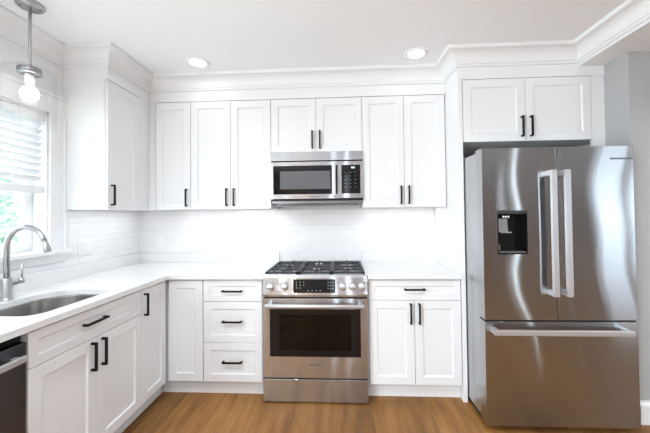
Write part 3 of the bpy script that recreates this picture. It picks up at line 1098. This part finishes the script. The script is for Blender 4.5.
b.build('window_frame', M['blackglass'], md)
MB().box(ix0, ix1, YM+0.0005, YM+0.003, iz0, iz1).build('window', M['mwglass'], md, 'grey mesh window')
b = MB()
b.box(0.128, 0.158, YM-0.046, YM-0.030, 1.505, 1.782, 0.005)
for zz in (1.530, 1.757):
    b.box(0.134, 0.152, YM-0.034, YM+0.001, zz-0.014, zz+0.014, 0.003)
b.build('handle', M['satin'], md, 'vertical steel bar handle')
b = MB()
b.text('BOSCH', Vector((-0.030, YM-0.0014, 1.5005)), X, Z, 0.0150)
ring_mark(b, Vector((-0.042, YM-0.0014, 1.5055)), X, Z, 0.0065)
b.build('lettering', M['ink'], md, 'dark lettering with a ring emblem')
cpn = MB().box(xs+0.0015, MX, YM, -0.3515, 1.489, 1.792, 0.002).build('control_panel', ST, t)
b = MB().box(0.205, 0.358, YM-0.002, YM+0.003, 1.527, 1.761, 0.002)
b.mi = 1
for j in range(6):
    for i in range(3):
        if j == 0:
            continue
        b.box(0.228+0.042*i, 0.228+0.042*i+0.011, YM-0.0024, YM-0.0018, 1.728-0.030*j, 1.728-0.030*j+0.003)
b.mi = 2
b.box(0.285, 0.312, YM-0.0025, YM-0.0018, 1.733, 1.744)
b.build('keypad', [M['blackglass'], M['mark'], M['readout']], cpn, 'black glass keypad')
MB().box(-MX, MX, YM-0.003, -0.012, 1.472, 1.4885, 0.001).build('lower_trim', M['blackplastic'], t)
b = MB().prism([(-0.06, 1.4528), (-0.335, 1.4528), (-0.300, 1.430), (-0.10, 1.430)], lambda p, x: Vector((x, p[0], p[1])), -0.345, 0.345, 0.002)
un = b.build('underside', M['greymetal'], t)
b = MB()
for sx_ in (-0.17, 0.17):
    b.box(sx_-0.12, sx_+0.12, -0.285, -0.16, 1.4275, 1.4305, 0.001)
b.build('grease_filter', M['chrome'], un)

# ------------------------------------------------------------------ refrigerator
FX0, FX1, FYF = 1.083, 1.989, -0.928
FS = 1.523
t = thing('refrigerator', (1.53, -0.45, 0), 'stainless french-door refrigerator with bottom freezer, right of the counter', 'refrigerator')
FST = M['fridgesteel']
MB().box(FX0+0.012, FX1-0.012, -0.838, -0.06, 0.040, 1.752, 0.004).build('body', M['sidemetal'], t)
MB().box(FX0+0.03, FX1-0.03, -0.825, -0.10, 0.0, 0.0395).build('plinth', M['gap'], t)
MB().box(FX0+0.022, FX1-0.022, -0.850, -0.8385, 0.06, 1.74).build('gasket_and_gap_shade', M['gap'], t)
MB().box(FX0+0.004, FX1-0.004, FYF+0.008, -0.8505, 0.6802, 0.6918).build('gasket_and_gap_shade', M['gap'], t)  # dark strip near the front, standing in for shade above the drawer
MB().box(FS-0.0018, FS+0.0018, FYF+0.008, -0.8505, 0.6925, 1.758).build('gasket_and_gap_shade', M['gap'], t)  # dark filler strip as the shade between the two doors
ZF = 0.686
# left door with dispenser opening
dz0, dz1 = ZF+0.006, 1.761
hx0, hx1, hz0, hz1 = 1.171, 1.351, 1.097, 1.369
b = MB().holed(Vector((FX0, -0.850, dz0)), X, -Y, FS-0.002-FX0, dz1-dz0, 0.078, hx0-FX0, hx1-FX0, hz0-dz0, hz1-dz0)
dl = b.build('door', FST, t)
b = MB()
DY = FYF
b.box(hx0, hx1, DY-0.002, DY+0.004, 1.347, hz1, 0.001)
dp = b.build('dispenser', M['blackplastic'], t, 'black water and ice dispenser')
b = MB()                                      # recess
b.box(hx0, hx1, DY+0.066, DY+0.072, hz0, hz1)
b.box(hx0, hx0+0.006, DY-0.002, DY+0.066, hz0, 1.347)
b.box(hx1-0.006, hx1, DY-0.002, DY+0.066, hz0, 1.347)
b.box(hx0+0.006, hx1-0.006, DY-0.002, DY+0.066, hz0, hz0+0.010)
b.box(hx0+0.006, hx1-0.006, DY+0.004, DY+0.066, 1.343, 1.353)
b.build('recess', M['recess'], dp)
b = MB().box(hx0, hx1, DY-0.0032, DY-0.002, 1.349, hz1-0.001)
b.build('control_strip', M['darksteel'], dp)
b = MB()
for k in range(3):
    b.cyl((1.222+0.016*k, DY+0.030, 1.343), (1.222+0.016*k, DY+0.030, 1.318), 0.006, 14)
b.build('nozzle', M['chrome'], dp)
b = MB().prism([(0.040, 1.318), (0.058, 1.318), (0.050, 1.235), (0.032, 1.235)], lambda p, x: Vector((x, DY+p[0], p[1])), 1.195, 1.252, 0.002)
b.build('paddle', M['nickel'], dp)
MB().box(1.190, 1.258, DY+0.004, DY+0.050, 1.228, 1.236, 0.002).build('ledge', M['chrome'], dp)
MB().box(hx0+0.008, hx1-0.008, DY, DY+0.060, hz0+0.0102, hz0+0.015).build('drip_tray', M['greymetal'], dp)
MB().box(1.179, 1.212, DY+0.060, DY+0.0655, 1.118, 1.150).build('sticker', M['plastic'], dp)
# right door
dr2 = MB().box(FS+0.002, FX1, FYF, -0.850, dz0, dz1, 0.0015).build('door', FST, t)
MB().box(1.853, FX1-0.004, FYF-0.0016, FYF+0.001, 1.676, 1.687, 0.0006).build('badge_strip', M['darksteel'], dr2)
for nm, hx, par in (('handle', 1.478, dl), ('handle', 1.558, dr2)):
    b = MB()
    b.box(hx-0.017, hx+0.017, FYF-0.066, FYF-0.046, 0.848, 1.612, 0.004)
    for zz in (0.848, 1.577):
        b.box(hx-0.015, hx+0.015, FYF-0.052, FYF+0.001, zz+0.002, zz+0.034, 0.003)
    b.build(nm, M['satin'], par, 'long flat vertical steel handle')
fd = MB().box(FX0, FX1, FYF, -0.850, 0.040, ZF-0.006, 0.002).build('freezer_drawer', FST, t)
b = MB()
b.box(1.112, 1.918, FYF-0.066, FYF-0.046, 0.617, 0.649, 0.004)
for xx in (1.112, 1.884):
    b.box(xx+0.002, xx+0.034, FYF-0.052, FYF+0.001, 0.619, 0.647, 0.003)
b.build('handle', M['satin'], fd, 'long flat horizontal steel handle')
for xx in (FX0+0.05, FX1-0.05):
    MB().box(xx-0.035, xx+0.035, -0.85, -0.79, 1.7525, 1.772, 0.004).build('hinge_cover', M['greymetal'], t)

# ------------------------------------------------------------------ ceiling lamps
for lx, ly, lab in ((-0.889, -0.602, 'round recessed ceiling light on the left, above the drawer cabinet'),
                    (0.765, -0.617, 'round recessed ceiling light on the right, nearer the refrigerator')):
    t = thing('recessed_light', (lx, ly, H), lab, 'ceiling light')
    MB().lathe([(0.060, -0.0005), (0.086, -0.0005), (0.085, -0.005), (0.064, -0.008), (0.060, -0.006)], Vector((lx, ly, H)), Z, 40).build('trim_ring', M['ceiling'], t)
    MB().lathe([(0, -0.006), (0.062, -0.006), (0.062, -0.001), (0, -0.001)], Vector((lx, ly, H)), Z, 40).build('lens', M['lens'], t, 'glowing lens')

# pendant over the sink
px, py = -1.512, -1.30
t = thing('pendant_light', (px, py, H), 'chrome and clear glass pendant lamp hanging over the sink', 'pendant light')
b = MB().lathe([(0, 0), (0.063, 0), (0.063, -0.012), (0.058, -0.018), (0.010, -0.020), (0, -0.020)], Vector((px, py, H)), Z, 40)
cn = b.build('canopy', M['nickel'], t)
for k in range(2):
    a = math.radians(35+180*k)
    MB().lathe([(0, -0.022), (0.005, -0.021), (0.006, -0.018), (0, -0.018)], Vector((px+0.042*math.cos(a), py+0.042*math.sin(a), H)), Z, 12).build('screw', M['darksteel'], cn)
MB().cyl((px, py, 2.178), (px, py, H-0.019), 0.0075, 16).build('rod', M['nickel'], t)
b = MB().lathe([(0, 0.030), (0.051, 0.030), (0.053, 0.027), (0.053, 0.003), (0.050, 0), (0, 0)], Vector((px, py, 2.150)), Z, 40)
b.build('cap', M['darknickel'], t)
b = MB().lathe([(0, 0.0), (0.020, 0.0), (0.021, -0.006), (0.019, -0.052), (0, -0.052)], Vector((px, py, 2.1495)), Z, 24)
b.build('socket', M['plastic'], t)
b = MB().lathe([(0.054, 2.172), (0.090, 2.172), (0.112, 2.168), (0.116, 2.158), (0.116, 1.860), (0.114, 1.858), (0.113, 1.860), (0.113, 2.156), (0.110, 2.165), (0.090, 2.169), (0.054, 2.169)], Vector((px, py, 0)), Z, 48)
b.build('glass_shade', M['glass'], t, 'clear glass cylinder shade')
prof_b = [(0, 2.0975), (0.014, 2.0975), (0.015, 2.082)]
for k in range(1, 15):
    a = math.radians(22+k*158/14)
    prof_b.append((max(0.041*math.sin(a), 0), 2.040+0.043*math.cos(a)))
prof_b[-1] = (0, prof_b[-1][1])
b = MB().lathe(prof_b, Vector((px, py, 0)), Z, 28)
b.build('bulb', M['bulb'], t, 'glowing bulb')
